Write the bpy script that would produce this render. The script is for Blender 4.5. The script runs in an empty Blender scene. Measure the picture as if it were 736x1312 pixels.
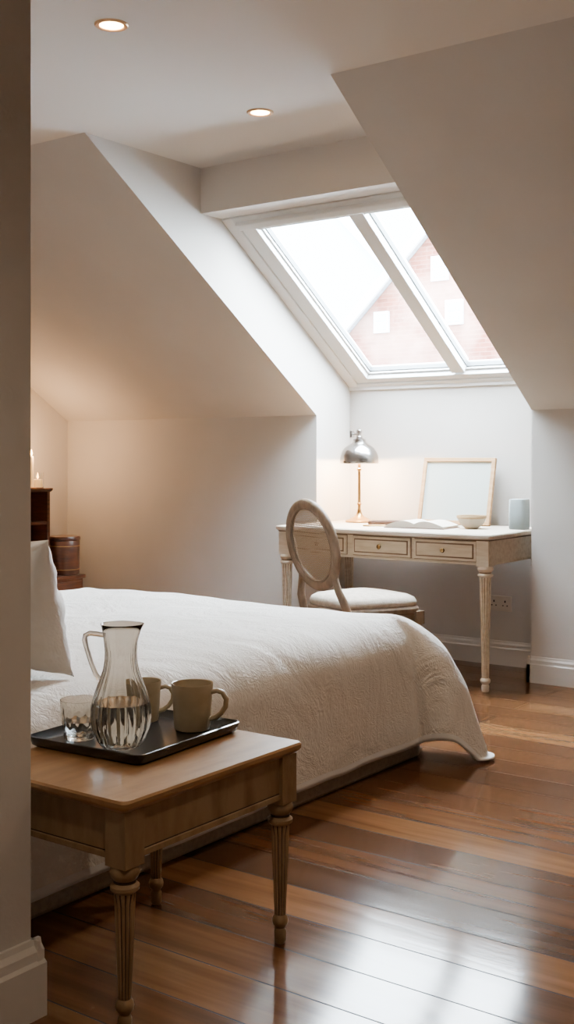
import bpy, bmesh, math, random
from math import sin, cos, pi, radians, hypot, atan2
from mathutils import Vector, noise, Matrix
random.seed(4)
scene=bpy.context.scene
COL=scene.collection

# ------------------------------------------------------------ materials
def lin(c):
    return tuple((x/12.92 if x<=.04045 else ((x+.055)/1.055)**2.4) for x in [v/255 for v in c])
def M(name,c,rough=.5,metal=0,c2=None,nscale=6,nstretch=(1,1,1),nlo=.4,nhi=.62,bump=None,bstretch=(1,1,1),trans=0,ior=1.45,coat=0,emit=None,estr=0,sheen=0,spec=.5):
    m=bpy.data.materials.new(name); m.use_nodes=True
    nt=m.node_tree; N=nt.nodes; L=nt.links; b=N['Principled BSDF']
    b.inputs['Base Color'].default_value=(*lin(c),1)
    b.inputs['Roughness'].default_value=rough
    b.inputs['Metallic'].default_value=metal
    b.inputs['Transmission Weight'].default_value=trans
    b.inputs['IOR'].default_value=ior
    b.inputs['Coat Weight'].default_value=coat
    b.inputs['Coat Roughness'].default_value=.12
    b.inputs['Sheen Weight'].default_value=sheen
    b.inputs['Specular IOR Level'].default_value=spec
    if emit:
        b.inputs['Emission Color'].default_value=(*lin(emit),1); b.inputs['Emission Strength'].default_value=estr
    tc=N.new('ShaderNodeTexCoord')
    if c2:
        mp=N.new('ShaderNodeMapping'); mp.inputs['Scale'].default_value=nstretch
        L.new(tc.outputs['Object'],mp.inputs['Vector'])
        n=N.new('ShaderNodeTexNoise'); n.inputs['Scale'].default_value=nscale; n.inputs['Detail'].default_value=6
        L.new(mp.outputs[0],n.inputs['Vector'])
        r=N.new('ShaderNodeValToRGB'); r.color_ramp.elements[0].position=nlo; r.color_ramp.elements[1].position=nhi
        r.color_ramp.elements[0].color=(*lin(c),1); r.color_ramp.elements[1].color=(*lin(c2),1)
        L.new(n.outputs['Fac'],r.inputs[0]); L.new(r.outputs[0],b.inputs['Base Color'])
    if bump:
        mp=N.new('ShaderNodeMapping'); mp.inputs['Scale'].default_value=bstretch
        L.new(tc.outputs['Object'],mp.inputs['Vector'])
        n=N.new('ShaderNodeTexNoise'); n.inputs['Scale'].default_value=bump[0]; n.inputs['Detail'].default_value=4
        L.new(mp.outputs[0],n.inputs['Vector'])
        bp=N.new('ShaderNodeBump'); bp.inputs['Strength'].default_value=bump[1]; bp.inputs['Distance'].default_value=bump[2] if len(bump)>2 else .01
        L.new(n.outputs['Fac'],bp.inputs['Height']); L.new(bp.outputs[0],b.inputs['Normal'])
    return m

m_wall=M('wall_paint',(217,213,208),.85,c2=(212,208,203),nscale=2,bump=(90,.06))
m_ceil=M('ceiling_paint',(227,223,218),.85,bump=(90,.05))
m_trim=M('trim_paint',(228,224,218),.45)
m_winf=M('window_frame_paint',(248,250,250),.4)
m_gask=M('gasket_grey',(110,118,122),.5)
m_base=M('bed_base_fabric',(176,164,149),.95,c2=(164,152,138),nscale=60,bump=(300,.3))
m_matt=M('mattress_ticking',(225,220,212),.9)
m_pillow=M('pillow_cotton',(242,239,235),.9,bump=(9,.5,.03),sheen=.1)
m_desk=M('washed_oak_paint',(224,212,192),.5,c2=(204,188,165),nscale=9,nstretch=(1,6,6),nlo=.42,nhi=.72,bump=(30,.1))
m_deskline=M('dark_antique_glaze',(112,88,65),.6)
m_desktop=M('desk_top_paint',(228,218,202),.34,c2=(212,200,182),nscale=5,nstretch=(1,8,1),nlo=.4,nhi=.75)
m_tbl=M('aged_taupe_paint',(158,132,98),.45,c2=(128,100,68),nscale=11,nstretch=(2,2,.6),nlo=.42,nhi=.68,bump=(40,.12))
m_tblline=M('rubbed_brown_groove',(58,38,23),.6)
m_tblgold=M('worn_wood_edge',(176,138,94),.5)
m_tbltop=M('aged_taupe_top',(160,122,81),.3,c2=(134,98,62),nscale=5,nstretch=(7,1,1),nlo=.4,nhi=.75,bump=(25,.05))
m_brass=M('antique_brass',(196,156,98),.28,1)
m_chrome=M('polished_nickel',(210,210,209),.22,1,bump=(40,.08))
m_knob=M('aged_brass_knob',(110,84,50),.35,1)
m_black=M('black_lacquer',(20,20,22),.28,coat=.4)
m_mug=M('taupe_stoneware',(182,166,136),.42,c2=(170,154,124),nscale=14,coat=.2,bump=(60,.05))
m_mugin=M('stoneware_glaze_inside',(184,169,141),.35)
m_glass=M('clear_glass',(253,255,255),.0,trans=1,ior=1.46)
m_water=M('water',(253,255,255),.0,trans=1,ior=1.33)
m_seat=M('linen_upholstery',(206,194,178),.95,c2=(190,177,160),nscale=40,bump=(260,.4))
m_chair=M('limed_wood',(136,117,97),.5,c2=(110,93,75),nscale=12,nstretch=(3,3,1),nlo=.4,nhi=.7)
m_frame=M('light_oak',(206,168,126),.45,c2=(190,150,106),nscale=8,nstretch=(1,1,6))
m_paper=M('pale_canvas',(190,201,198),.8,bump=(200,.1))
m_page=M('book_pages',(228,219,204),.85)
m_leather=M('brown_leather',(84,52,31),.5,bump=(120,.2))
m_bowl=M('cream_ceramic',(228,219,202),.4)
m_bowlrim=M('woven_rattan',(190,160,118),.7,bump=(150,.4))
m_speaker=M('grey_blue_fabric',(168,182,185),.9,bump=(400,.4))
m_dwood=M('dark_mahogany',(98,52,28),.35,c2=(62,31,17),nscale=8,nstretch=(1,1,7),nlo=.35,nhi=.7,coat=.3)
m_dwood2=M('darker_back_wood',(62,32,20),.5)  # darker brown than the frame, for the bookcase back panel
m_wax=M('candle_wax',(238,216,180),.5,emit=(255,190,110),estr=.8)
m_flame=M('candle_flame',(255,200,110),.5,emit=(255,170,80),estr=50)
m_bulb=M('warm_bulb',(255,220,170),.5,emit=(255,205,140),estr=60)
m_downl=M('downlight_lens',(255,220,170),.5,emit=(255,200,130),estr=60)
m_ring=M('downlight_trim',(216,176,136),.35,metal=.3)
m_plug=M('socket_plastic',(226,220,210),.35)
m_hole=M('socket_hole',(40,38,36),.6)
m_roof=M('pale_slate',(132,138,144),.8,c2=(112,118,124),nscale=3,nstretch=(1,1,8))
m_verge=M('white_verge',(180,184,188),.7)
m_pane=M('dark_house_pane',(150,160,168),.2)
m_render=M('pale_render',(140,146,152),.8)
m_hem=M('white_hem_band',(246,247,248),.85)

def floor_mat():
    m=bpy.data.materials.new('hardwood_planks'); m.use_nodes=True
    nt=m.node_tree; N=nt.nodes; L=nt.links; b=N['Principled BSDF']
    g=N.new('ShaderNodeTexCoord')
    br=N.new('ShaderNodeTexBrick'); br.offset=.37; br.offset_frequency=2; br.squash=1.0
    br.inputs['Color1'].default_value=(0,0,0,1); br.inputs['Color2'].default_value=(1,1,1,1); br.inputs['Mortar'].default_value=(.5,.5,.5,1)
    br.inputs['Scale'].default_value=1; br.inputs['Mortar Size'].default_value=.0024; br.inputs['Mortar Smooth'].default_value=.2
    br.inputs['Brick Width'].default_value=2.3; br.inputs['Row Height'].default_value=.17
    L.new(g.outputs['Object'],br.inputs['Vector'])
    ramp=N.new('ShaderNodeValToRGB'); e=ramp.color_ramp.elements
    e[0].position=0; e[0].color=(*lin((80,52,33)),1); e[1].position=1; e[1].color=(*lin((132,92,57)),1)
    k=e.new(.5); k.color=(*lin((105,69,43)),1)
    L.new(br.outputs['Color'],ramp.inputs[0])
    mp=N.new('ShaderNodeMapping'); mp.inputs['Scale'].default_value=(1.0,14,1)
    L.new(g.outputs['Object'],mp.inputs[0])
    n=N.new('ShaderNodeTexNoise'); n.inputs['Scale'].default_value=1.8; n.inputs['Detail'].default_value=7; n.inputs['Distortion'].default_value=.3
    L.new(mp.outputs[0],n.inputs['Vector'])
    r2=N.new('ShaderNodeValToRGB'); r2.color_ramp.elements[0].position=.3; r2.color_ramp.elements[0].color=(.66,.62,.59,1)
    r2.color_ramp.elements[1].position=.7; r2.color_ramp.elements[1].color=(1.14,1.12,1.1,1)
    L.new(n.outputs['Fac'],r2.inputs[0])
    mx=N.new('ShaderNodeMix'); mx.data_type='RGBA'; mx.blend_type='MULTIPLY'; mx.inputs['Factor'].default_value=1
    L.new(ramp.outputs[0],mx.inputs[6]); L.new(r2.outputs[0],mx.inputs[7])
    mm=N.new('ShaderNodeMix'); mm.data_type='RGBA'
    L.new(br.outputs['Fac'],mm.inputs['Factor']); L.new(mx.outputs[2],mm.inputs[6]); mm.inputs[7].default_value=(.02,.011,.006,1)
    L.new(mm.outputs[2],b.inputs['Base Color'])
    rr=N.new('ShaderNodeMapRange'); rr.inputs[3].default_value=.085; rr.inputs[4].default_value=.14
    L.new(n.outputs['Fac'],rr.inputs[0])
    rs=N.new('ShaderNodeMath'); rs.operation='MULTIPLY'; rs.inputs[1].default_value=.4; L.new(br.outputs['Fac'],rs.inputs[0])
    ra=N.new('ShaderNodeMath'); ra.operation='ADD'; L.new(rr.outputs[0],ra.inputs[0]); L.new(rs.outputs[0],ra.inputs[1])
    L.new(ra.outputs[0],b.inputs['Roughness'])
    sp=N.new('ShaderNodeMapRange'); sp.inputs[3].default_value=.27; sp.inputs[4].default_value=.04; L.new(br.outputs['Fac'],sp.inputs[0])
    L.new(sp.outputs[0],b.inputs['Specular IOR Level'])
    inv=N.new('ShaderNodeMath'); inv.operation='MULTIPLY'; inv.inputs[1].default_value=-1
    L.new(br.outputs['Fac'],inv.inputs[0])
    b1=N.new('ShaderNodeBump'); b1.inputs['Strength'].default_value=.4; b1.inputs['Distance'].default_value=.002
    L.new(inv.outputs[0],b1.inputs['Height'])
    b2=N.new('ShaderNodeBump'); b2.inputs['Strength'].default_value=.07; b2.inputs['Distance'].default_value=.003
    L.new(n.outputs['Fac'],b2.inputs['Height']); L.new(b1.outputs[0],b2.inputs['Normal'])
    L.new(b2.outputs[0],b.inputs['Normal'])
    return m
m_floor=floor_mat()

def spread_mat():
    m=M('matelasse_cotton',(238,234,229),.92,sheen=.1)
    nt=m.node_tree; N=nt.nodes; L=nt.links; b=N['Principled BSDF']
    tc=N.new('ShaderNodeTexCoord')
    v=N.new('ShaderNodeTexNoise'); v.inputs['Scale'].default_value=7; v.inputs['Detail'].default_value=2; v.inputs['Distortion'].default_value=2.6
    L.new(tc.outputs['Object'],v.inputs['Vector'])
    w=N.new('ShaderNodeMath'); w.operation='MULTIPLY'; w.inputs[1].default_value=80
    s=N.new('ShaderNodeMath'); s.operation='SINE'
    L.new(v.outputs['Fac'],w.inputs[0]); L.new(w.outputs[0],s.inputs[0])
    n=N.new('ShaderNodeTexNoise'); n.inputs['Scale'].default_value=90
    L.new(tc.outputs['Object'],n.inputs['Vector'])
    n3=N.new('ShaderNodeTexNoise'); n3.inputs['Scale'].default_value=3.6; n3.inputs['Detail'].default_value=5; n3.inputs['Distortion'].default_value=1.2
    L.new(tc.outputs['Object'],n3.inputs['Vector'])
    b0=N.new('ShaderNodeBump'); b0.inputs['Strength'].default_value=.55; b0.inputs['Distance'].default_value=.05
    b1=N.new('ShaderNodeBump'); b1.inputs['Strength'].default_value=.20; b1.inputs['Distance'].default_value=.0035
    b2=N.new('ShaderNodeBump'); b2.inputs['Strength'].default_value=.4; b2.inputs['Distance'].default_value=.004
    L.new(n3.outputs['Fac'],b0.inputs['Height']); L.new(b0.outputs[0],b1.inputs['Normal'])
    L.new(s.outputs[0],b1.inputs['Height']); L.new(n.outputs['Fac'],b2.inputs['Height'])
    L.new(b1.outputs[0],b2.inputs['Normal']); L.new(b2.outputs[0],b.inputs['Normal'])
    return m
m_spread=spread_mat()

def pane_mat():
    m=bpy.data.materials.new('window_glass'); m.use_nodes=True
    nt=m.node_tree; N=nt.nodes; L=nt.links; N.remove(N['Principled BSDF'])
    o=N['Material Output']; t=N.new('ShaderNodeBsdfTransparent'); g=N.new('ShaderNodeBsdfGlossy'); g.inputs['Roughness'].default_value=.02
    mx=N.new('ShaderNodeMixShader'); mx.inputs[0].default_value=.05
    L.new(t.outputs[0],mx.inputs[1]); L.new(g.outputs[0],mx.inputs[2]); L.new(mx.outputs[0],o.inputs[0])
    return m
m_winglass=pane_mat()

def cane_mat():
    m=M('woven_cane',(168,147,120),.6)
    nt=m.node_tree; N=nt.nodes; L=nt.links; b=N['Principled BSDF']
    tc=N.new('ShaderNodeTexCoord'); sp=N.new('ShaderNodeSeparateXYZ'); L.new(tc.outputs['Object'],sp.inputs[0])
    def s(out,f):
        a=N.new('ShaderNodeMath'); a.operation='MULTIPLY'; a.inputs[1].default_value=f; L.new(out,a.inputs[0])
        c=N.new('ShaderNodeMath'); c.operation='SINE'; L.new(a.outputs[0],c.inputs[0])
        d=N.new('ShaderNodeMath'); d.operation='ABSOLUTE'; L.new(c.outputs[0],d.inputs[0]); return d.outputs[0]
    p=N.new('ShaderNodeMath'); p.operation='MULTIPLY'; L.new(s(sp.outputs['X'],230),p.inputs[0]); L.new(s(sp.outputs['Z'],330),p.inputs[1])
    g=N.new('ShaderNodeMath'); g.operation='LESS_THAN'; g.inputs[1].default_value=.82; L.new(p.outputs[0],g.inputs[0])
    L.new(g.outputs[0],b.inputs['Alpha'])
    r=N.new('ShaderNodeValToRGB'); r.color_ramp.elements[0].position=.1; r.color_ramp.elements[1].position=.6
    r.color_ramp.elements[0].color=(*lin((186,165,137)),1); r.color_ramp.elements[1].color=(*lin((116,97,76)),1)
    L.new(p.outputs[0],r.inputs[0]); L.new(r.outputs[0],b.inputs['Base Color'])
    return m
m_cane=cane_mat()

def brick_mat():
    m=M('weathered_brick',(170,110,96),.9)
    nt=m.node_tree; N=nt.nodes; L=nt.links; b=N['Principled BSDF']
    tc=N.new('ShaderNodeTexCoord'); sp=N.new('ShaderNodeSeparateXYZ'); cb=N.new('ShaderNodeCombineXYZ')
    L.new(tc.outputs['Object'],sp.inputs[0]); L.new(sp.outputs['X'],cb.inputs[0]); L.new(sp.outputs['Z'],cb.inputs[1])
    br=N.new('ShaderNodeTexBrick'); br.inputs['Scale'].default_value=1; br.inputs['Brick Width'].default_value=.45; br.inputs['Row Height'].default_value=.15; br.inputs['Mortar Size'].default_value=.012
    br.inputs['Color1'].default_value=(*lin((88,42,32)),1); br.inputs['Color2'].default_value=(*lin((112,62,50)),1); br.inputs['Mortar'].default_value=(*lin((122,88,78)),1)
    L.new(cb.outputs[0],br.inputs['Vector'])
    n=N.new('ShaderNodeTexNoise'); n.inputs['Scale'].default_value=.6; n.inputs['Detail'].default_value=6; L.new(tc.outputs['Object'],n.inputs['Vector'])
    r=N.new('ShaderNodeValToRGB'); r.color_ramp.elements[0].position=.38; r.color_ramp.elements[1].position=.68
    L.new(n.outputs['Fac'],r.inputs[0])
    mx=N.new('ShaderNodeMix'); mx.data_type='RGBA'; L.new(r.outputs[0],mx.inputs['Factor']); L.new(br.outputs['Color'],mx.inputs[6]); mx.inputs[7].default_value=(*lin((148,120,110)),1)
    L.new(mx.outputs[2],b.inputs['Base Color'])
    return m
m_brick=brick_mat()

# ------------------------------------------------------------ mesh builder
class MB:
    def __init__(s): s.v=[]; s.f=[]; s.m=[]
    def add(s,vs,fs,mat=0):
        o=len(s.v); s.v+= [tuple(v) for v in vs]
        for i,f in enumerate(fs):
            s.f.append(tuple(o+k for k in f)); s.m.append(mat[i] if isinstance(mat,list) else mat)
        return s
    def box(s,x0,x1,y0,y1,z0,z1,mat=0):
        vs=[(x0,y0,z0),(x1,y0,z0),(x1,y1,z0),(x0,y1,z0),(x0,y0,z1),(x1,y0,z1),(x1,y1,z1),(x0,y1,z1)]
        return s.add(vs,[(0,3,2,1),(4,5,6,7),(0,1,5,4),(1,2,6,5),(2,3,7,6),(3,0,4,7)],mat)
    def prism(s,poly,x0,x1,axis='x',mat=0):
        n=len(poly)
        if axis=='x': vs=[(x0,a,b) for a,b in poly]+[(x1,a,b) for a,b in poly]
        elif axis=='y': vs=[(a,x0,b) for a,b in poly]+[(a,x1,b) for a,b in poly]
        else: vs=[(a,b,x0) for a,b in poly]+[(a,b,x1) for a,b in poly]
        fs=[tuple(range(n)),tuple(range(2*n-1,n-1,-1))]+[(i,i+n,(i+1)%n+n,(i+1)%n) for i in range(n)]
        return s.add(vs,fs,mat)
    def loft(s,rings,mat=0,cap0=True,cap1=True,closed=False,mats=None):
        n=len(rings[0]); vs=[p for r in rings for p in r]; fs=[]; ms=[]
        R=len(rings)
        for k in range(R if closed else R-1):
            k2=(k+1)%R
            for i in range(n):
                j=(i+1)%n
                fs.append((k*n+i,k*n+j,k2*n+j,k2*n+i)); ms.append(mats(k,i) if mats else mat)
        if not closed:
            if cap0: fs.append(tuple(range(n-1,-1,-1))); ms.append(mat)
            if cap1: fs.append(tuple((R-1)*n+i for i in range(n))); ms.append(mat)
        return s.add(vs,fs,ms)
    def lathe(s,prof,c=(0,0,0),seg=32,mod=None,mat=0,mats=None,cap0=True,cap1=True):
        rings=[]
        for k,(r,z) in enumerate(prof):
            ring=[]
            for i in range(seg):
                t=2*pi*i/seg; q=r*(mod(t,z,i) if mod else 1)
                ring.append((c[0]+q*cos(t),c[1]+q*sin(t),c[2]+z))
            rings.append(ring)
        return s.loft(rings,mat,cap0,cap1,mats=mats)
    def tube(s,pts,rad,seg=12,closed=False,mat=0,flat=1.0,up=None):
        P=[Vector(p) for p in pts]; n=len(P); rings=[]
        pu=None
        for i in range(n):
            if closed: t=(P[(i+1)%n]-P[i-1]).normalized()
            else: t=(P[min(i+1,n-1)]-P[max(i-1,0)]).normalized()
            if up is not None: u=Vector(up)
            elif pu is None: u=Vector((0,0,1)) if abs(t.z)<.9 else Vector((1,0,0))
            else: u=pu
            a=(u-t*u.dot(t)).normalized(); bb=t.cross(a); pu=a
            r=rad[i] if isinstance(rad,(list,tuple)) else rad
            rings.append([tuple(P[i]+a*r*cos(2*pi*k/seg)*flat+bb*r*sin(2*pi*k/seg)) for k in range(seg)])
        return s.loft(rings,mat,closed=closed)
    def build(s,name,mats,parent=None,bevel=0,loc=(0,0,0),rot=(0,0,0),smooth=True,ang=38,subsurf=0,solid=0):
        me=bpy.data.meshes.new(name); me.from_pydata(s.v,[],s.f)
        if not isinstance(mats,(list,tuple)): mats=[mats]
        for m in mats: me.materials.append(m)
        for p,mi in zip(me.polygons,s.m): p.material_index=mi
        bm=bmesh.new(); bm.from_mesh(me); bmesh.ops.recalc_face_normals(bm,faces=bm.faces); bm.to_mesh(me); bm.free()
        if smooth:
            for p in me.polygons: p.use_smooth=True
            me.set_sharp_from_angle(angle=radians(ang))
        o=bpy.data.objects.new(name,me); COL.objects.link(o); o.location=loc; o.rotation_euler=rot
        if parent: o.parent=parent
        if solid:
            q=o.modifiers.new('thick','SOLIDIFY'); q.thickness=solid; q.offset=0
        if bevel:
            q=o.modifiers.new('bev','BEVEL'); q.width=bevel; q.segments=2; q.limit_method='ANGLE'; q.angle_limit=radians(40)
        if subsurf:
            q=o.modifiers.new('sub','SUBSURF'); q.levels=subsurf; q.render_levels=subsurf
        return o
def empty(name,loc,label,cat,rotz=0,group=None,rot=None):
    e=bpy.data.objects.new(name,None); e.empty_display_size=.1; COL.objects.link(e)
    e.location=loc; e.rotation_euler=rot if rot else (0,0,rotz); e['label']=label; e['category']=cat
    if group: e['group']=group
    return e
def tag(o,label,cat=None,group=None,kind=None):
    o['label']=label
    if cat: o['category']=cat
    if group: o['group']=group
    if kind: o['kind']=kind
    return o
def struct(o,label,cat='structure'):
    return tag(o,label,cat,kind='structure')
def rrect(w,h,r,z,n=6,cx=0,cy=0):
    pts=[]
    for (sx,sy,a0) in ((1,1,0),(-1,1,90),(-1,-1,180),(1,-1,270)):
        for k in range(n+1):
            a=radians(a0+90*k/n); pts.append((cx+sx*(w/2-r)+r*cos(a),cy+sy*(h/2-r)+r*sin(a),z))
    return pts

# ------------------------------------------------------------ room shell
H=2.66; YK=5.57; ZK=1.415; YB=3.70; XL=-3.86; XR=-2.50; YR=5.93; XW=-5.98; XE=1.3; YN=-1.3
YH=4.52; WX=-1.866; WY=1.634
struct(MB().box(XW-.15,XE+.15,YN-.15,6.2,-.12,0).build('floor',m_floor,smooth=False),'glossy reddish-brown hardwood plank floor','floor')
c=MB().box(XW-.15,XE+.15,YN-.15,YB,H,H+.12)
c.box(XL-.0,XR+.0,YB,YH,H,H+.12)
struct(c.build('ceiling',m_ceil,smooth=False),'flat off-white plaster ceiling','ceiling')
slope=[(YB,H),(YK,ZK),(6.2,ZK),(6.2,1.63),(YB,3.30)]
struct(MB().prism(slope,XW-.15,XL).build('ceiling.001',m_wall,smooth=False),'sloping plaster ceiling beside the skylight recess','ceiling')
struct(MB().prism(slope,XR,XE+.15).build('ceiling.002',m_wall,smooth=False),'sloping plaster ceiling beside the skylight recess','ceiling')
struct(MB().box(XW-.15,XL,YK,6.2,0,ZK).build('wall_back_left',m_wall,smooth=False),'low painted knee wall under the sloping ceiling','wall')
struct(MB().box(XR,XE+.15,YK,6.2,0,ZK).build('wall_back_right',m_wall,smooth=False),'low painted knee wall under the sloping ceiling','wall')
struct(MB().box(XL,XR,YR,6.2,0,1.60).build('wall_back',m_wall,smooth=False),'painted recess wall below the skylight','wall')
struct(MB().prism([(YH,2.426),(4.69,2.426),(4.69,2.46),(4.60,2.9),(YH,2.9)],XL,XR).build('trim_1',m_ceil,smooth=False),'painted header beam above the skylight','beam')
struct(MB().box(XW-.15,XW,WY,YK,0,H).build('wall_left',m_wall,smooth=False),'painted gable end wall','wall')
struct(MB().box(XW-.15,WX,YN-.15,WY,0,H).build('wall_near',m_wall,smooth=False),'painted partition wall corner beside the bed','wall')
struct(MB().box(XE,XE+.15,YN-.15,YK,0,H).build('wall_right',m_wall,smooth=False),'painted wall','wall')
struct(MB().box(WX,XE,YN-.15,YN,0,H).build('wall_front',m_wall,smooth=False),'painted wall','wall')

def bb(name,p0,p1,nrm,lab='white moulded baseboard',h=.135,t=.02):
    prof=[(0,0),(t,0),(t,h*.70),(t*.72,h*.74),(t*.72,h*.86),(t*.4,h*.93),(t*.3,h),(0,h)]
    r0=[(p0[0]+nrm[0]*a,p0[1]+nrm[1]*a,z) for a,z in prof]
    r1=[(p1[0]+nrm[0]*a,p1[1]+nrm[1]*a,z) for a,z in prof]
    struct(MB().loft([r0,r1]).build(name,m_trim,ang=20),lab,'baseboard')
bb('baseboard_back_right',(XR-.02,YK),(XE,YK),(0,-1))
bb('baseboard_back_left',(XW,YK),(XL+.02,YK),(0,-1))
bb('baseboard_back',(XL,YR),(XR,YR),(0,-1))
bb('baseboard_recess_right',(XR,YK-.02),(XR,YR),(-1,0))
bb('baseboard_recess_left',(XL,YK-.02),(XL,YR),(1,0))
bb('baseboard_near',(WX,YN),(WX,WY+.02),(1,0),h=.16,t=.028)
bb('baseboard_near_end',(-2.14,WY),(WX+.022,WY),(0,1),h=.16,t=.018)
bb('baseboard_left',(XW,WY),(XW,YK),(1,0))

# ------------------------------------------------------------ skylight window
wx=(XL+XR)/2
win=empty('window_1',(wx,YR,1.60),'white roof skylight with two glass panes','window',rot=(radians(146.3),0,0)); win['kind']='structure'
LW=1.49; hw=(XR-XL)/2
def ring(b,x0,x1,y0,y1,t,z0,z1,tb=None,tt=None):
    tb=tb or t; tt=tt or t
    b.box(x0,x0+t,y0,y1,z0,z1); b.box(x1-t,x1,y0,y1,z0,z1)
    b.box(x0+t,x1-t,y0,y0+tb,z0,z1); b.box(x0+t,x1-t,y1-tt,y1,z0,z1)
b=MB(); ring(b,-hw,hw,-.02,LW,.07,-.12,.010,tb=.05,tt=.04); b.build('frame',m_winf,win,bevel=.004)
b=MB(); ring(b,-hw+.07,hw-.07,.03,LW-.04,.09,-.10,-.0,tb=.04,tt=.03); b.build('sash',m_winf,win,bevel=.004)
GX=-hw+.16; GY0=.07
b=MB(); ring(b,GX,-GX,GY0,LW-.07,.012,-.09,-.03,tb=.014,tt=.03); b.build('bead',m_winf,win,bevel=.003)
MX0,MX1=.060,.142; GX+=.012; GY0+=.014
b=MB(); b.box(MX0,MX1,GY0,LW-.10,-.10,-.002); b.build('mullion',m_winf,win,bevel=.004)
b=MB(); b.box(-hw+.08,hw-.08,LW-.075,LW-.03,-.005,.035); b.box(-hw+.16,hw-.16,LW-.125,LW-.085,-.04,-.01); b.build('blind_cassette',m_winf,win,bevel=.006)
b=MB()
ring(b,GX,MX0,GY0,LW-.10,.007,-.075,-.045); ring(b,MX1,-GX,GY0,LW-.10,.007,-.075,-.045); b.build('gasket',m_gask,win)
MB().box(GX,MX0,GY0,LW-.10,-.062,-.056).build('glass_pane',m_winglass,win)
MB().box(MX1,-GX,GY0,LW-.10,-.062,-.056).build('glass_pane',m_winglass,win)
struct(MB().box(XL,XR,YR-.012,6.0,1.575,1.602).build('trim_2',m_winf,bevel=.003),'white sill edge under the skylight','sill')

# ------------------------------------------------------------ outside houses
def house(name,xc,y,zb,w,zeave,zapex,depth,mat,label,wins=()):
    e=empty(name,(xc,y,zb),label,'house')
    he=zeave-zb; ha=zapex-zb
    MB().prism([(-w/2,0),(w/2,0),(w/2,he),(0,ha),(-w/2,he)],0,depth,axis='y').build('body',mat,e,smooth=False)
    b=MB(); ov=.35; sl=(ha-he)/(w/2)
    for sx in (-1,1):
        b.prism([(0,ha+.02),(sx*(w/2+ov),he-sl*ov+.02),(sx*(w/2+ov),he-sl*ov+.3),(0,ha+.3)],-.4,depth+.3,axis='y')
    b.build('roof',m_roof,e,smooth=False)
    b=MB()
    for sx in (-1,1):
        b.prism([(0,ha-.12),(sx*(w/2+ov),he-sl*ov-.12),(sx*(w/2+ov),he-sl*ov+.32),(0,ha+.32)],-.55,-.41,axis='y')
    b.build('verge',m_verge,e,smooth=False)
    for (x,z,ww,hh) in wins:
        MB().box(x-ww/2-.10,x+ww/2+.10,-.12,.02,z-hh/2-.10,z+hh/2+.10).box(x-ww/2,x+ww/2,-.16,-.11,z-hh/2,z-.04,1).box(x-ww/2,x+ww/2,-.16,-.11,z+.04,z+hh/2,1).build('house_window',[m_verge,m_pane],e,smooth=False)
    return e
house('brick_house',-17.8,35,-6,15,3.2,10.4,8,m_brick,'red brick gabled house with small white windows',
      wins=[(-.7,12.05,.45,.65),(-1.26,13.6,.45,.65),(4.6,11.4,.9,1.1),(-3.6,11.9,.4,.55)])
house('pale_house',-34.5,46,-6,20,6.5,17,10,m_render,'pale rendered gabled house with a slate roof')
e=empty('brick_terrace',(-19.5,27,-6),'low pale roofed brick terrace across the street','house')
MB().box(-9,9,0,5,0,8.9).build('body',m_brick,e,smooth=False)
MB().prism([(-.5,8.9),(5.5,8.9),(2.5,9.8)],-9.3,9.3).build('roof',m_roof,e,smooth=False)

# ------------------------------------------------------------ turned legs
def leg_mesh(Hb,blk,rtop,rbot,Htop):
    b=MB()
    b.box(-blk/2,blk/2,-blk/2,blk/2,Hb,Htop,0)
    seg=48
    prof=[(rbot*.75,0),(rbot*1.0,.006),(rbot*1.05,.03),(rbot*.8,.038),(rbot*1.3,.048),(rbot*1.4,.056),(rbot*1.25,.064),(rbot*.95,.07)]
    zt=Hb-.055
    b.lathe(prof,seg=seg)
    z0=.07; n=8
    pr=[(rbot*.98+(rtop*.93-rbot*.98)*k/n, z0+(zt-z0)*k/n) for k in range(n+1)]
    def mod(t,z,i):
        return 1.0 if z<z0+.001 or z>zt-.001 else (1.0,1.0,.82,.82)[i%4]
    b.lathe(pr,seg=seg,mod=mod,mats=lambda k,i: 1 if i%4==2 else 0)
    b.lathe([(rtop*.93,zt),(rtop*1.22,zt+.006),(rtop*1.25,zt+.014),(rtop*.95,zt+.02),(rtop*.95,zt+.026),(rtop*1.15,zt+.032),(rtop*1.3,zt+.042),(rtop*1.2,zt+.05),(rtop*1.05,Hb)],seg=seg,mats=lambda k,i:1 if k in (3,) else 0)
    return b

# ------------------------------------------------------------ side table
tx0,tx1,ty0,ty1=-2.10,-1.614,1.656,2.274
TH=.485
tb=empty('side_table',((tx0+tx1)/2,(ty0+ty1)/2,0),'taupe painted wooden side table with fluted turned legs','table')
w=tx1-tx0; l=ty1-ty0
b=MB()
b.loft([rrect(w-.03,l-.03,.012,TH-.028),rrect(w-.016,l-.016,.012,TH-.022),rrect(w-.006,l-.006,.014,TH-.018),rrect(w,l,.014,TH-.013),rrect(w,l,.014,TH-.005),rrect(w-.006,l-.006,.014,TH)],mats=lambda k,i:1 if k in(2,4) else 0)
b.build('tabletop',[m_tbltop,m_tblgold],tb,ang=30)
lx=w/2-.04; ly=l/2-.042
b=MB(); a0=TH-.128; a1=TH-.026
for sx in (-1,1):
    x=sx*(lx+.008)
    b.box(x-.01,x+.01,-ly,ly,a0,a1)
    xo=sx*(lx+.018)
    b.box(min(xo,xo+sx*.006),max(xo,xo+sx*.006),-ly+.03,ly-.03,a0,a0+.012,0); b.box(min(xo,xo+sx*.001),max(xo,xo+sx*.001),-ly+.03,ly-.03,a0+.012,a0+.0145,1)
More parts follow.
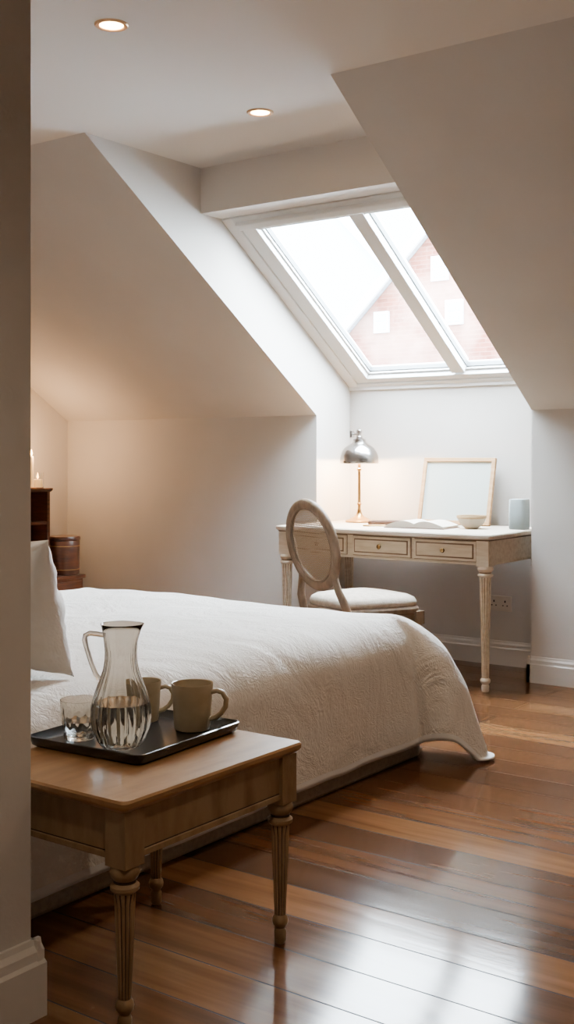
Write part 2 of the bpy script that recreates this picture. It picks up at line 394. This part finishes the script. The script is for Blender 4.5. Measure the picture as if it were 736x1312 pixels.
for sy in (-1,1):
    y=sy*(ly+.008); b.box(-lx,lx,y-.01,y+.01,a0,a1)
    yo=sy*(ly+.018)
    b.box(-lx+.03,lx-.03,min(yo,yo+sy*.006),max(yo,yo+sy*.006),a0,a0+.012,0); b.box(-lx+.03,lx-.03,min(yo,yo+sy*.001),max(yo,yo+sy*.001),a0+.012,a0+.0145,1)
b.build('apron',[m_tbl,m_tblline],tb,bevel=.0008)
lm=leg_mesh(a0-.014,.057,.0245,.014,a1)
L0=lm.build('leg',[m_tbl,m_tblline],tb,bevel=.0015,loc=(lx,ly,0))
for (sx,sy) in ((1,-1),(-1,1),(-1,-1)):
    o=L0.copy(); COL.objects.link(o); o.parent=tb; o.location=(sx*lx,sy*ly,0)

tr=MB()
tw,tl=.355,.405
tr.loft([rrect(tw-.03,tl-.03,.02,0),rrect(tw-.012,tl-.012,.022,.006),rrect(tw,tl,.025,.026),rrect(tw-.007,tl-.007,.023,.027),rrect(tw-.022,tl-.022,.02,.009),rrect(tw-.036,tl-.036,.018,.0065)])
tray=tr.build('serving_tray',m_black,loc=(-1.958,2.052,TH),rot=(0,0,radians(4)),ang=50)
tag(tray,'black lacquered rectangular serving tray on the side table','tray')
TZ=TH+.0068

# carafe
jug=empty('glass_jug',(-1.919,1.957,TZ),'clear ribbed glass water jug with handle','jug',rotz=radians(-144))
out=[(.036,0),(.044,.004),(.052,.02),(.061,.045),(.0650,.07),(.0640,.095),(.057,.125),(.0465,.155),(.0385,.18),(.0345,.205),(.0345,.225),(.037,.25),(.0405,.275),(.044,.290)]
inn=[(.0422,.2895),(.0388,.274),(.0353,.25),(.0328,.225),(.0328,.205),(.0368,.18),(.0448,.155),(.0553,.125),(.0621,.095),(.0631,.07),(.059,.045),(.050,.020),(.038,.010),(.001,.008)]
S=1.08
out=[(r*S,z) for r,z in out]; inn=[(r*S,z) for r,z in inn]
def rib(t,z): return 1+.075*(abs(cos(9*t))-.5)*max(0,min(1,(.25-z)/.05))*max(0,min(1,z/.02))
def jmod(t,z,i):
    q=rib(t,z)
    if z>.27: q*=1+.16*max(0,cos(t-pi))**6*(z-.26)/.03
    return q
MB().lathe(out+inn,seg=144,mod=jmod).build('body',m_glass,jug,ang=80)
MB().tube([(.038,0,.262),(.056,0,.265),(.074,0,.267),(.084,0,.262),(.086,0,.252),(.080,0,.228),(.071,0,.198),(.061,0,.172),(.050,0,.158)],[.006,.006,.006,.0062,.006,.0058,.0055,.0055,.006],seg=14,up=(0,1,0)).build('handle',m_glass,jug,ang=80)
wi=[(.0005,.0076),(.038,.0096),(.0503,.0196),(.0594,.045),(.0635,.07),(.0625,.095),(.0606,.104),(.0604,.105),(.0005,.105)]
wi=[(r*S,z) for r,z in wi]
MB().lathe(wi,seg=144,mod=lambda t,z,i:rib(t,z)).build('water',m_water,jug,ang=50)

# tumbler
tum=empty('glass_tumbler',(-2.050,1.950,TZ),'short clear cut-glass tumbler on the tray','glass')
def tmod(t,z,i): return 1+(.035*cos(12*t+ (z*220)) if .008<z<.062 else 0)
MB().lathe([(r*1.08,z) for r,z in [(.030,0),(.034,.003),(.035,.01),(.037,.025),(.0385,.04),(.040,.055),(.0415,.064),(.0425,.075),(.044,.096),(.0425,.096),(.041,.075),(.039,.06),(.037,.04),(.035,.022),(.032,.014),(.001,.013)]],seg=96,mod=tmod).build('body',m_glass,tum,ang=60)
MB().lathe([(r*1.08,z) for r,z in [(.0005,.0125),(.0325,.0138),(.0353,.022),(.0373,.04),(.0377,.046),(.0005,.046)]],seg=96,mod=tmod).build('water',m_water,tum,ang=50)

# mugs
def mug(x,y,rot,s,label):
    e=empty('mug',(x,y,TZ),label,'mug',rotz=rot,group='taupe mugs on the tray')
    p=[(.036,0),(.041,.002),(.0435,.012),(.045,.04),(.0475,.08),(.050,.108),(.0495,.111),(.047,.110),(.0445,.08),(.042,.04),(.040,.014),(.034,.008),(.001,.007)]
    p=[(r*s,z*s) for r,z in p]
    MB().lathe(p,seg=48,mats=lambda k,i:1 if k>7 else 0).build('body',[m_mug,m_mugin],e,ang=50)
    h=[(.046,0,.090),(.060,0,.094),(.074,0,.090),(.083,0,.074),(.081,0,.056),(.070,0,.040),(.056,0,.030),(.0435,0,.026)]
    MB().tube([(a*s,0,c_*s) for a,_,c_ in h],.0062*s,seg=12,flat=1.35,up=(0,1,0)).build('handle',m_mug,e,ang=60)
mug(-1.895,2.186,radians(28),1.05,'taupe stoneware mug with handle at the front')
mug(-2.058,2.180,radians(40),.94,'taupe stoneware mug beside the glass jug')

# ------------------------------------------------------------ bed
bx0,bx1,by0,by1=-4.13,-2.21,1.76,3.99; BT=.552
bed=empty('bed',((bx0+bx1)/2,(by0+by1)/2,0),'double bed with a pale upholstered base and mattress','bed')
cx,cy=(bx0+bx1)/2,(by0+by1)/2
MB().box(bx0+.03-cx,bx1-.026-cx,by0-cy,by1-.04-cy,0,.30).build('bed_base',m_base,bed,bevel=.015)
MB().box(bx0+.05-cx,bx1-.055-cx,by0-cy,by1-.06-cy,.30,BT-.04).build('mattress',m_matt,bed,bevel=.06)
MB().box(bx0-cx,bx1-.02-cx,WY+.02-cy,by0-cy,0,1.02).build('headboard',m_base,bed,bevel=.03)
R=.15
fL,fR,fF=bx0+R,bx1-R,by1-R
def prof(a,R=R):
    q=R*pi/2
    if a<q: return R*sin(a/R), -(R-R*cos(a/R))
    return R, -R-(a-q)
LS=.572; LF=.585
nu,nv=200,160
us=[fL-LS+(fR+LS-fL+LS)*i/nu for i in range(nu+1)]
vs_=[by0+.03+(fF+LF-by0-.03)*j/nv for j in range(nv+1)]
vv=[]
for j,q in enumerate(vs_):
    for i,p in enumerate(us):
        sx=1 if p>(fL+fR)/2 else -1
        a=max(0,(p-fR) if sx>0 else (fL-p)); bq=max(0,q-fF)
        ex=fR if sx>0 else fL
        if bq==0 and a==0:
            x,y,z=p,q,BT
        elif bq==0:
            h,dz=prof(a); k=max(0,a-.2)
            x=ex+sx*(h+ k*.05*(.5+.5*sin(q*7.3+1.1*sin(q*3)))); y=q; z=BT+dz
        elif a==0:
            h,dz=prof(bq); k=max(0,bq-.2)
            x=p; y=fF+h+k*.06*(.5+.5*sin(p*8+sin(p*3.7))); z=BT+dz
        else:
            rho=hypot(a,bq); th=atan2(bq,a); th2=(pi/2)*(th/(pi/2))**1.7
            s2=max(0,sin(2*th))
            sm=s2*s2*(3-2*s2)
            sb=s2**.75
            raw=min(LS/max(1e-4,cos(th)),LF/max(1e-4,sin(th)))
            tgt=LS+(LF-LS)*(th/(pi/2))+.160*s2
            rho=rho*min(1,tgt/raw)
            Rc=R+.15*sb
            h,dz=prof(rho,Rc)
            z=BT+dz; h+=.25*sm*max(0,rho-.36)
            k=max(0,rho-.2)
            h+= k*.05*(.5+.5*sin(fF*7.3+1.1*sin(fF*3)))*max(0,cos(th))**4 + k*.06*.5*max(0,sin(th))**4
            h+= .05*k*s2*sin(9*th)
            if z<.014: h+=(.014-z)*.5; z=.014
            x=ex+sx*cos(th2)*h; y=fF+sin(th2)*h
        nz=noise.noise(Vector((p*2.3,q*2.3,.3)))*.011+noise.noise(Vector((p*6,q*6,2.3)))*.006
        if z>.03: z+=nz
        vv.append((x-cx,y-cy,z))
ff=[];fm=[]
for j in range(nv):
    for i in range(nu):
        ff.append((j*(nu+1)+i,j*(nu+1)+i+1,(j+1)*(nu+1)+i+1,(j+1)*(nu+1)+i)); fm.append(1 if (i<2 or i>=nu-2 or j>=nv-2) else 0)
sp=MB().add(vv,ff,fm).build('bedspread',[m_spread,m_hem],bed,loc=(0,0,0),solid=.006,ang=70)
sp['label']='white textured cotton bedspread draped over the bed'
def pillow(x,y,z,rx,rz,label,w=.66,h=.42,t=.17):
    n=36; b=MB()
    for sgn in (1,-1):
        vs=[];fs=[]
        for j in range(n+1):
            for i in range(n+1):
                a=-1+2*i/n; c_=-1+2*j/n
                px=a*(1-.09*(1-c_*c_)*a*a)*w/2; py=c_*(1-.10*(1-a*a)*c_*c_)*h/2
                th=t/2*(max(0,1-abs(a)**2.2)*max(0,1-abs(c_)**2.2))**.55
                wr=noise.noise(Vector((a*3.2,c_*3.2,x*5+y+sgn)))
                th*=1+.30*wr
                th+=.006*noise.noise(Vector((a*9,c_*9,3)))*min(1,th*30)
                vs.append((px,sgn*max(0,th),py))
        fs=[(j*(n+1)+i,j*(n+1)+i+1,(j+1)*(n+1)+i+1,(j+1)*(n+1)+i) for j in range(n) for i in range(n)]
        b.add(vs,fs)
    o=b.build('pillow',m_pillow,loc=(x,y,z),rot=(rx,0,rz),ang=180)
    md=o.modifiers.new('w','WELD'); md.merge_threshold=.0005
    tag(o,label,'pillow',group='white pillows at the head of the bed')
    return o
pillow(-2.70,2.18,BT+.203,radians(14),radians(1),'plump white cotton pillow propped at the head of the bed',w=.66,h=.40,t=.25)
pillow(-2.78,1.93,BT+.213,radians(12),0,'white cotton pillow propped against the headboard',w=.64,h=.40,t=.18)

# ------------------------------------------------------------ desk
dx0,dx1,dy0,dy1=-3.855,-2.53,5.15,5.885; DH=.785
desk=empty('writing_desk',((dx0+dx1)/2,(dy0+dy1)/2,0),'washed cream wooden writing desk with drawers and fluted legs','desk')
w=dx1-dx0; l=dy1-dy0
b=MB()
b.loft([rrect(w-.03,l-.03,.01,DH-.032),rrect(w-.02,l-.02,.012,DH-.026),rrect(w,l,.014,DH-.020),rrect(w,l,.014,DH-.006),rrect(w-.008,l-.008,.012,DH)],mats=lambda k,i:1 if k==0 else 0)
b.build('desktop',[m_desktop,m_deskline],desk,ang=30)
lx=w/2-.05; ly=l/2-.05; a0=DH-.155; a1=DH-.03
b=MB()
for sx in (-1,1):
    x=sx*(lx+.012); b.box(x-.01,x+.01,-ly,ly,a0,a1)
    xo=x+sx*.010; b.box(min(xo,xo+sx*.005),max(xo,xo+sx*.005),-ly+.035,ly-.035,a0,a0+.012,1)
b.box(-lx,lx,ly,ly+.02,a0,a1)
yf=-ly-.012
b.box(-lx,lx,yf-.0,yf+.02,a0,a1)
b.box(-lx+.03,lx-.03,yf-.006,yf,a0,a0+.010,1)
b.box(-lx,lx,-ly+.03,ly,a0+.01,a0+.02)
b.build('apron',[m_desk,m_desk],desk,bevel=.002)
dcx=(dx0+dx1)/2
for k,xc in enumerate((-3.573-dcx,-3.175-dcx,-2.797-dcx)):
    dw=.355; z0=a0+.018; z1=a1-.008
    d=MB(); y0=yf-.014
    d.box(xc-dw/2-.004,xc+dw/2+.004,yf-.002,yf,z0-.004,z1+.004,1)
    d.box(xc-dw/2,xc+dw/2,y0,yf-.002,z0,z1,0)
    d.box(xc-dw/2+.012,xc+dw/2-.012,y0-.0015,y0,z0+.012,z1-.012,1)
    d.box(xc-dw/2+.019,xc+dw/2-.019,y0-.005,y0-.0015,z0+.019,z1-.019,0)
    dr=d.build('drawer',[m_desk,m_deskline],desk,bevel=.0012)
    kn=MB()
    pr=[(.005,0),(.005,.008),(.011,.013),(.013,.018),(.010,.023),(.001,.025)]
    kn.lathe(pr,seg=20); ko=kn.build('knob',m_knob,dr,loc=(xc,y0-.004,(z0+z1)/2),rot=(radians(90),0,0))
lm=leg_mesh(a0-.004,.068,.031,.0185,a1)
L0=lm.build('leg',[m_desk,m_deskline],desk,bevel=.002,loc=(lx,ly,0))
for (sx,sy) in ((1,-1),(-1,1),(-1,-1)):
    o=L0.copy(); COL.objects.link(o); o.parent=desk; o.location=(sx*lx,sy*ly,0)

# ------------------------------------------------------------ chair
ch=empty('dining_chair',(-3.15,4.93,0),'limed wooden chair with oval cane back and padded linen seat','chair',rotz=radians(-22))
def seat_ring(s,z,n=64):
    pts=[]
    for i in range(n):
        t=2*pi*i/n; ct,st=cos(t),sin(t); e=.42
        x=(abs(ct)**e)*(1 if ct>0 else -1); y=(abs(st)**e)*(1 if st>0 else -1)
        wd=.225+.03*y; yy=y*.225+ (.02*(1-x*x) if y>0 else 0)
        pts.append((x*wd*s,yy*s,z))
    return pts
MB().loft([seat_ring(.95,.422),seat_ring(.985,.432),seat_ring(.985,.446),seat_ring(.95,.464),seat_ring(.86,.476),seat_ring(.65,.484),seat_ring(.35,.487),seat_ring(.08,.488)]).build('seat',m_seat,ch,ang=60)
MB().loft([seat_ring(.96,.345),seat_ring(1.0,.352),seat_ring(1.0,.362),seat_ring(.985,.366),seat_ring(.985,.386),seat_ring(1.0,.390),seat_ring(1.02,.396),seat_ring(1.02,.414),seat_ring(.99,.424)],mats=lambda k,i:1 if k in (2,4) else 0).build('seat_rail',[m_chair,m_deskline],ch,ang=30)
tanl=math.tan(radians(12))
def by(z): return -.225-(z-.45)*tanl
zc=.735; aw,ah=.20,.205
pts=[(aw*sin(t),by(zc+ah*cos(t)),zc+ah*cos(t)) for t in [2*pi*k/64 for k in range(64)]]
back=MB().tube(pts,.026,seg=12,closed=True,flat=.8,up=(0,1,0)).build('backrest',m_chair,ch,ang=60)
pts=[((aw-.022)*sin(t),by(zc+(ah-.022)*cos(t))-.011,zc+(ah-.022)*cos(t)) for t in [2*pi*k/64 for k in range(64)]]
MB().tube(pts,.007,seg=8,closed=True,up=(0,1,0)).build('moulding',m_chair,back)
rg=[]
for s in (1.0,.66,.33,.02):
    rg.append([((aw-.012)*s*sin(t),by(zc+(ah-.012)*s*cos(t))-.006*(1-s),zc+(ah-.012)*s*cos(t)) for t in [2*pi*k/64 for k in range(64)]])
MB().loft(rg,cap0=False).build('cane_panel',m_cane,back,ang=90)
for sx in (-1,1):
    MB().tube([(sx*.195,-.205,.36),(sx*.198,-.215,.42),(sx*.190,-.232,.47),(sx*.165,-.245,.52),(sx*.150,by(.575),.575),(sx*.158,by(.62),.62)],[.021,.021,.02,.018,.017,.012],seg=12,up=(0,1,0)).build('back_stile',m_chair,ch,ang=60)
    MB().tube([(sx*.195,-.205,.375),(sx*.197,-.21,.30),(sx*.205,-.225,.18),(sx*.215,-.26,.08),(sx*.222,-.285,.0)],[.021,.020,.018,.016,.014],seg=12,up=(0,1,0)).build('leg',m_chair,ch,ang=60)
    leg_mesh(.335,.050,.022,.0105,.40).build('leg',[m_chair,m_deskline],ch,bevel=.0015,loc=(sx*.222,.198,0))

# ------------------------------------------------------------ desk lamp
lp=empty('desk_lamp',(-3.645,5.70,DH),'brass desk lamp with a polished dome shade on the desk','lamp',rotz=radians(0))
MB().lathe([(.078,0),(.082,.003),(.082,.009),(.074,.014),(.062,.017),(.05,.024),(.03,.034),(.02,.044),(.014,.06),(.012,.075),(.001,.076)],seg=48).build('base',m_brass,lp,ang=35)
MB().lathe([(.009,.07),(.009,.10),(.013,.104),(.013,.112),(.009,.116),(.0085,.30),(.013,.305),(.013,.315),(.009,.32),(.009,.405),(.001,.406)],seg=24).build('stem',m_brass,lp,ang=35)
sh=[(.100,.345),(.102,.349),(.1015,.368),(.098,.393),(.090,.418),(.076,.438),(.056,.453),(.038,.462),(.034,.470),(.033,.488),(.022,.492),(.001,.493)]
shi=[(.001,.489),(.02,.488),(.030,.484),(.031,.468),(.035,.459),(.053,.450),(.073,.435),(.087,.415),(.095,.391),(.0985,.366),(.0985,.3452)]
MB().lathe([(r*1.12,z) for r,z in sh+shi],seg=56,cap0=False,cap1=False).build('lamp_shade',m_chrome,lp,ang=35)
k=MB(); k.lathe([(.018,.492),(.018,.503),(.012,.506),(.010,.52),(.016,.524),(.017,.54),(.010,.546),(.001,.547)],seg=24)
k.tube([(.0,0,.515),(-.03,0,.518),(-.045,0,.518)],.006,seg=10); k.box(-.058,-.042,-.016,.016,.498,.538)
k.build('finial',m_chrome,lp,bevel=.001)
MB().lathe([(.001,.345),(.014,.348),(.021,.358),(.022,.368),(.015,.385),(.011,.40),(.001,.405)],seg=24,c=(.0,.0,0)).build('bulb',m_bulb,lp)

def light(kind,name,loc,energy,color,parent=None,**kw):
    d=bpy.data.lights.new(name,kind); d.energy=energy; d.color=color
    for a,v in kw.items(): setattr(d,a,v)
    o=bpy.data.objects.new(name,d); COL.objects.link(o); o.location=loc
    if parent: o.parent=parent
    return o
WARM=(1,.64,.33)
light('POINT','lamp_light',(.0,-.0,.325),80,WARM,lp,shadow_soft_size=.02)

fr=empty('picture_frame',(-3.075,5.80,DH),'blank canvas in a light oak frame leaning on the wall','picture frame',rot=(radians(-13),0,0))
fw,fh=.455,.385; b=MB()
for (x0,x1,z0,z1) in ((-fw/2,fw/2,0,.022),(-fw/2,fw/2,fh-.022,fh),(-fw/2,-fw/2+.022,.022,fh-.022),(fw/2-.022,fw/2,.022,fh-.022)):
    b.box(x0,x1,-.022,.0,z0,z1)
b.build('frame_border',m_frame,fr,bevel=.002)
MB().box(-fw/2+.02,fw/2-.02,-.012,-.003,.02,fh-.02).build('canvas',m_paper,fr)

bo=empty('bowl',(-2.84,5.56,DH),'small cream ceramic bowl with a woven rim','bowl')
MB().lathe([(r*1.08,z*1.12) for r,z in [(.030,0),(.034,.003),(.05,.015),(.064,.034),(.070,.05),(.071,.052),(.068,.053),(.060,.036),(.045,.018),(.028,.010),(.001,.009)]],seg=48).build('body',m_bowl,bo,ang=50)
MB().lathe([(r*1.08,z*1.12) for r,z in [(.0705,.049),(.074,.052),(.0745,.060),(.072,.064),(.067,.063),(.0665,.054),(.0685,.050)]],seg=48,cap0=False,cap1=False).build('rim',m_bowlrim,bo)

bk=empty('open_book',(-3.10,5.48,DH),'open notebook with cream pages lying on the desk','book',rotz=radians(6))
MB().box(-.175,.175,-.115,.115,0,.004).build('cover',m_leather,bk,bevel=.001)
for sx in (-1,1):
    n=14
    top=[(sx*.168*k/n, .006+.042*(math.sin(pi*min(1,.12+.80*k/n))**.8)*(1-.45*k/n)) for k in range(n+1)]
    pr=[(0,.004)]+[(sx*.168,.004)]+top[::-1]
    MB().prism(pr,-.108,.108,axis='y').build('page',m_page,bk,ang=60)
o=MB().loft([rrect(.19,.06,.02,0),rrect(.20,.066,.022,.006),rrect(.20,.066,.022,.018),rrect(.185,.055,.02,.026)]).build('pen_case',m_leather,loc=(-3.385,5.57,DH),rot=(0,0,radians(28)),ang=50)
tag(o,'slim brown leather pen case on the desk','pen case')
o=MB().tube([(-.07,0,0),(-.066,0,0),(.055,0,0),(.07,0,0)],[.001,.0042,.0042,.0008],seg=12).build('pen',m_brass,loc=(-3.36,5.42,DH+.0044),rot=(0,0,radians(35)))
tag(o,'thin brass pen lying beside the notebook','pen')

o=MB().loft([rrect(.088,.080,.02,0),rrect(.096,.088,.024,.006),rrect(.099,.090,.024,.08),rrect(.096,.088,.024,.154),rrect(.088,.080,.02,.161)]).build('portable_speaker',m_speaker,loc=(-2.61,5.66,DH),ang=50)
tag(o,'small grey-blue fabric speaker on the desk','speaker')

so=empty('wall_socket',(-2.85,YR,.345),'white double electrical socket on the recess wall','electrical socket')
MB().box(-.073,.073,-.010,0,-.043,.043).build('plate',m_plug,so,bevel=.003)
for xc in (-.034,.034):
    b=MB()
    b.box(xc-.004,xc+.004,-.0108,-.0098,.006,.018); b.box(xc-.017,xc-.009,-.0108,-.0098,-.014,-.008); b.box(xc+.009,xc+.017,-.0108,-.0098,-.014,-.008)
    b.build('socket_hole',m_hole,so)

# ------------------------------------------------------------ bookcase etc
bc=empty('bookcase',(-5.81,4.71,0),'dark mahogany open bookcase against the wall','bookcase')
b=MB(); w2,l2,hh=.15,.41,.965
b.box(-w2,-w2+.012,-l2,l2,0,hh-.02,1)
for y in (-l2,-.012,l2-.024): b.box(-w2,w2,y,y+.024,0,hh-.022)
for z in (0.02,.26,.50,.73): b.box(-w2,w2-.004,-l2,l2,z,z+.02)
b.build('body',[m_dwood,m_dwood2],bc,bevel=.002)
MB().loft([rrect(2*w2+.01,2*l2+.01,.005,hh-.024),rrect(2*w2+.03,2*l2+.03,.008,hh-.012),rrect(2*w2+.03,2*l2+.03,.008,hh)]).build('top_board',m_dwood,bc,ang=30)
lc=empty('bedside_cabinet',(-5.40,4.86,0),'low dark wooden bedside cabinet with a drawer','cabinet')
MB().box(-.145,.145,-.165,.165,0,.415).build('body',m_dwood,lc,bevel=.003)
MB().box(-.155,.155,-.18,.18,.415,.438).build('top_board',m_dwood,lc,bevel=.004)
dr=MB().box(.145,.155,-.15,.15,.27,.40).build('drawer',m_dwood,lc,bevel=.002)
MB().lathe([(.005,0),(.005,.01),(.011,.014),(.01,.022),(.001,.024)],seg=16).build('knob',m_brass,dr,loc=(.155,0,.335),rot=(0,radians(90),0))
cn=empty('wooden_canister',(-5.355,4.965,.438),'dark wooden lidded canister on the bedside cabinet','canister')
MB().lathe([(.086,0),(.090,.004),(.092,.06),(.093,.12),(.093,.205),(.090,.21),(.001,.21)],seg=40).build('body',m_dwood,cn,ang=35)
MB().lathe([(.090,.2105),(.096,.213),(.096,.228),(.092,.236),(.05,.241),(.001,.242)],seg=40).build('lid',m_dwood,cn,ang=35)
for z in (.03,.175): MB().lathe([(.0900+.0,z),(.0945,z),(.0945,z+.004),(.0900,z+.004)],seg=40,cap0=False,cap1=False).build('band',m_brass,cn)
def candle(x,y,h,r,glass,label):
    e=empty('candle',(x,y,.965),label,'candle')
    MB().lathe([(r,.006),(r,h),(r*.8,h+.001),(r*.7,h-.004),(.001,h-.005)],seg=28).build('wax',m_wax,e,ang=40)
    MB().lathe([(.0012,h-.006),(.0012,h+.008)],seg=8).build('wick',m_hole,e)
    MB().lathe([(.001,h+.004),(.006,h+.012),(.007,h+.020),(.004,h+.032),(.0008,h+.045)],seg=16).build('flame',m_flame,e)
    if glass: MB().lathe([(r+.006,0),(r+.009,.003),(r+.009,h+.045),(r+.0065,h+.045),(r+.0065,.005),(.001,.0045)],seg=32).build('glass_holder',m_glass,e,ang=40)
    else: MB().lathe([(r+.016,0),(r+.018,.004),(r+.008,.0055),(.001,.006)],seg=32).build('dish',m_brass,e)
    return e
candle(-5.74,5.085,.055,.03,True,'short candle in a clear glass holder on the bookcase')
cd=candle(-5.71,5.005,.205,.014,False,'tall slim lit candle on a brass dish')
light('POINT','candle_light',(0.02,.02,.245),14,(1,.58,.28),cd,shadow_soft_size=.03)

# ------------------------------------------------------------ downlights
def downlight(x,y,en,lab='recessed warm ceiling downlight with a metal trim ring'):
    e=empty('ceiling_downlight',(x,y,H),lab,'ceiling light',group='recessed ceiling downlights')
    MB().lathe([(.040,-.001),(.043,-.005),(.054,-.006),(.058,-.003),(.059,0),(.040,0)],seg=40,cap0=False,cap1=False).build('trim_ring',m_ring,e,ang=40)
    MB().lathe([(.001,-.0035),(.030,-.0032),(.0405,-.002),(.0405,-.0005),(.001,-.0004)],seg=32).build('lens',m_downl,e)
    light('SPOT','spot',(0,0,-.012),en,(1,.80,.58),e,spot_size=radians(130),spot_blend=.8,shadow_soft_size=.04)
downlight(-2.82,2.83,36); downlight(-3.02,3.93,24)
downlight(-1.15,3.4,62); downlight(-.5,.9,64)  # unseen downlights added as out-of-frame fill; the first also warms the floor

# ------------------------------------------------------------ world
wd=bpy.data.worlds.new('overcast'); scene.world=wd; wd.use_nodes=True
bg=wd.node_tree.nodes['Background']; bg.inputs[0].default_value=(.79,.91,1,1); bg.inputs[1].default_value=92.0

# ------------------------------------------------------------ camera
cam=bpy.data.cameras.new('camera'); co=bpy.data.objects.new('camera',cam); COL.objects.link(co)
co.location=(0,0,1.18); co.rotation_euler=(radians(90),0,radians(36.2))
cam.sensor_fit='VERTICAL'; cam.sensor_height=36; cam.lens=1471/1312*36; cam.shift_y=-73/1312
cam.clip_start=.05; cam.clip_end=200
scene.camera=co
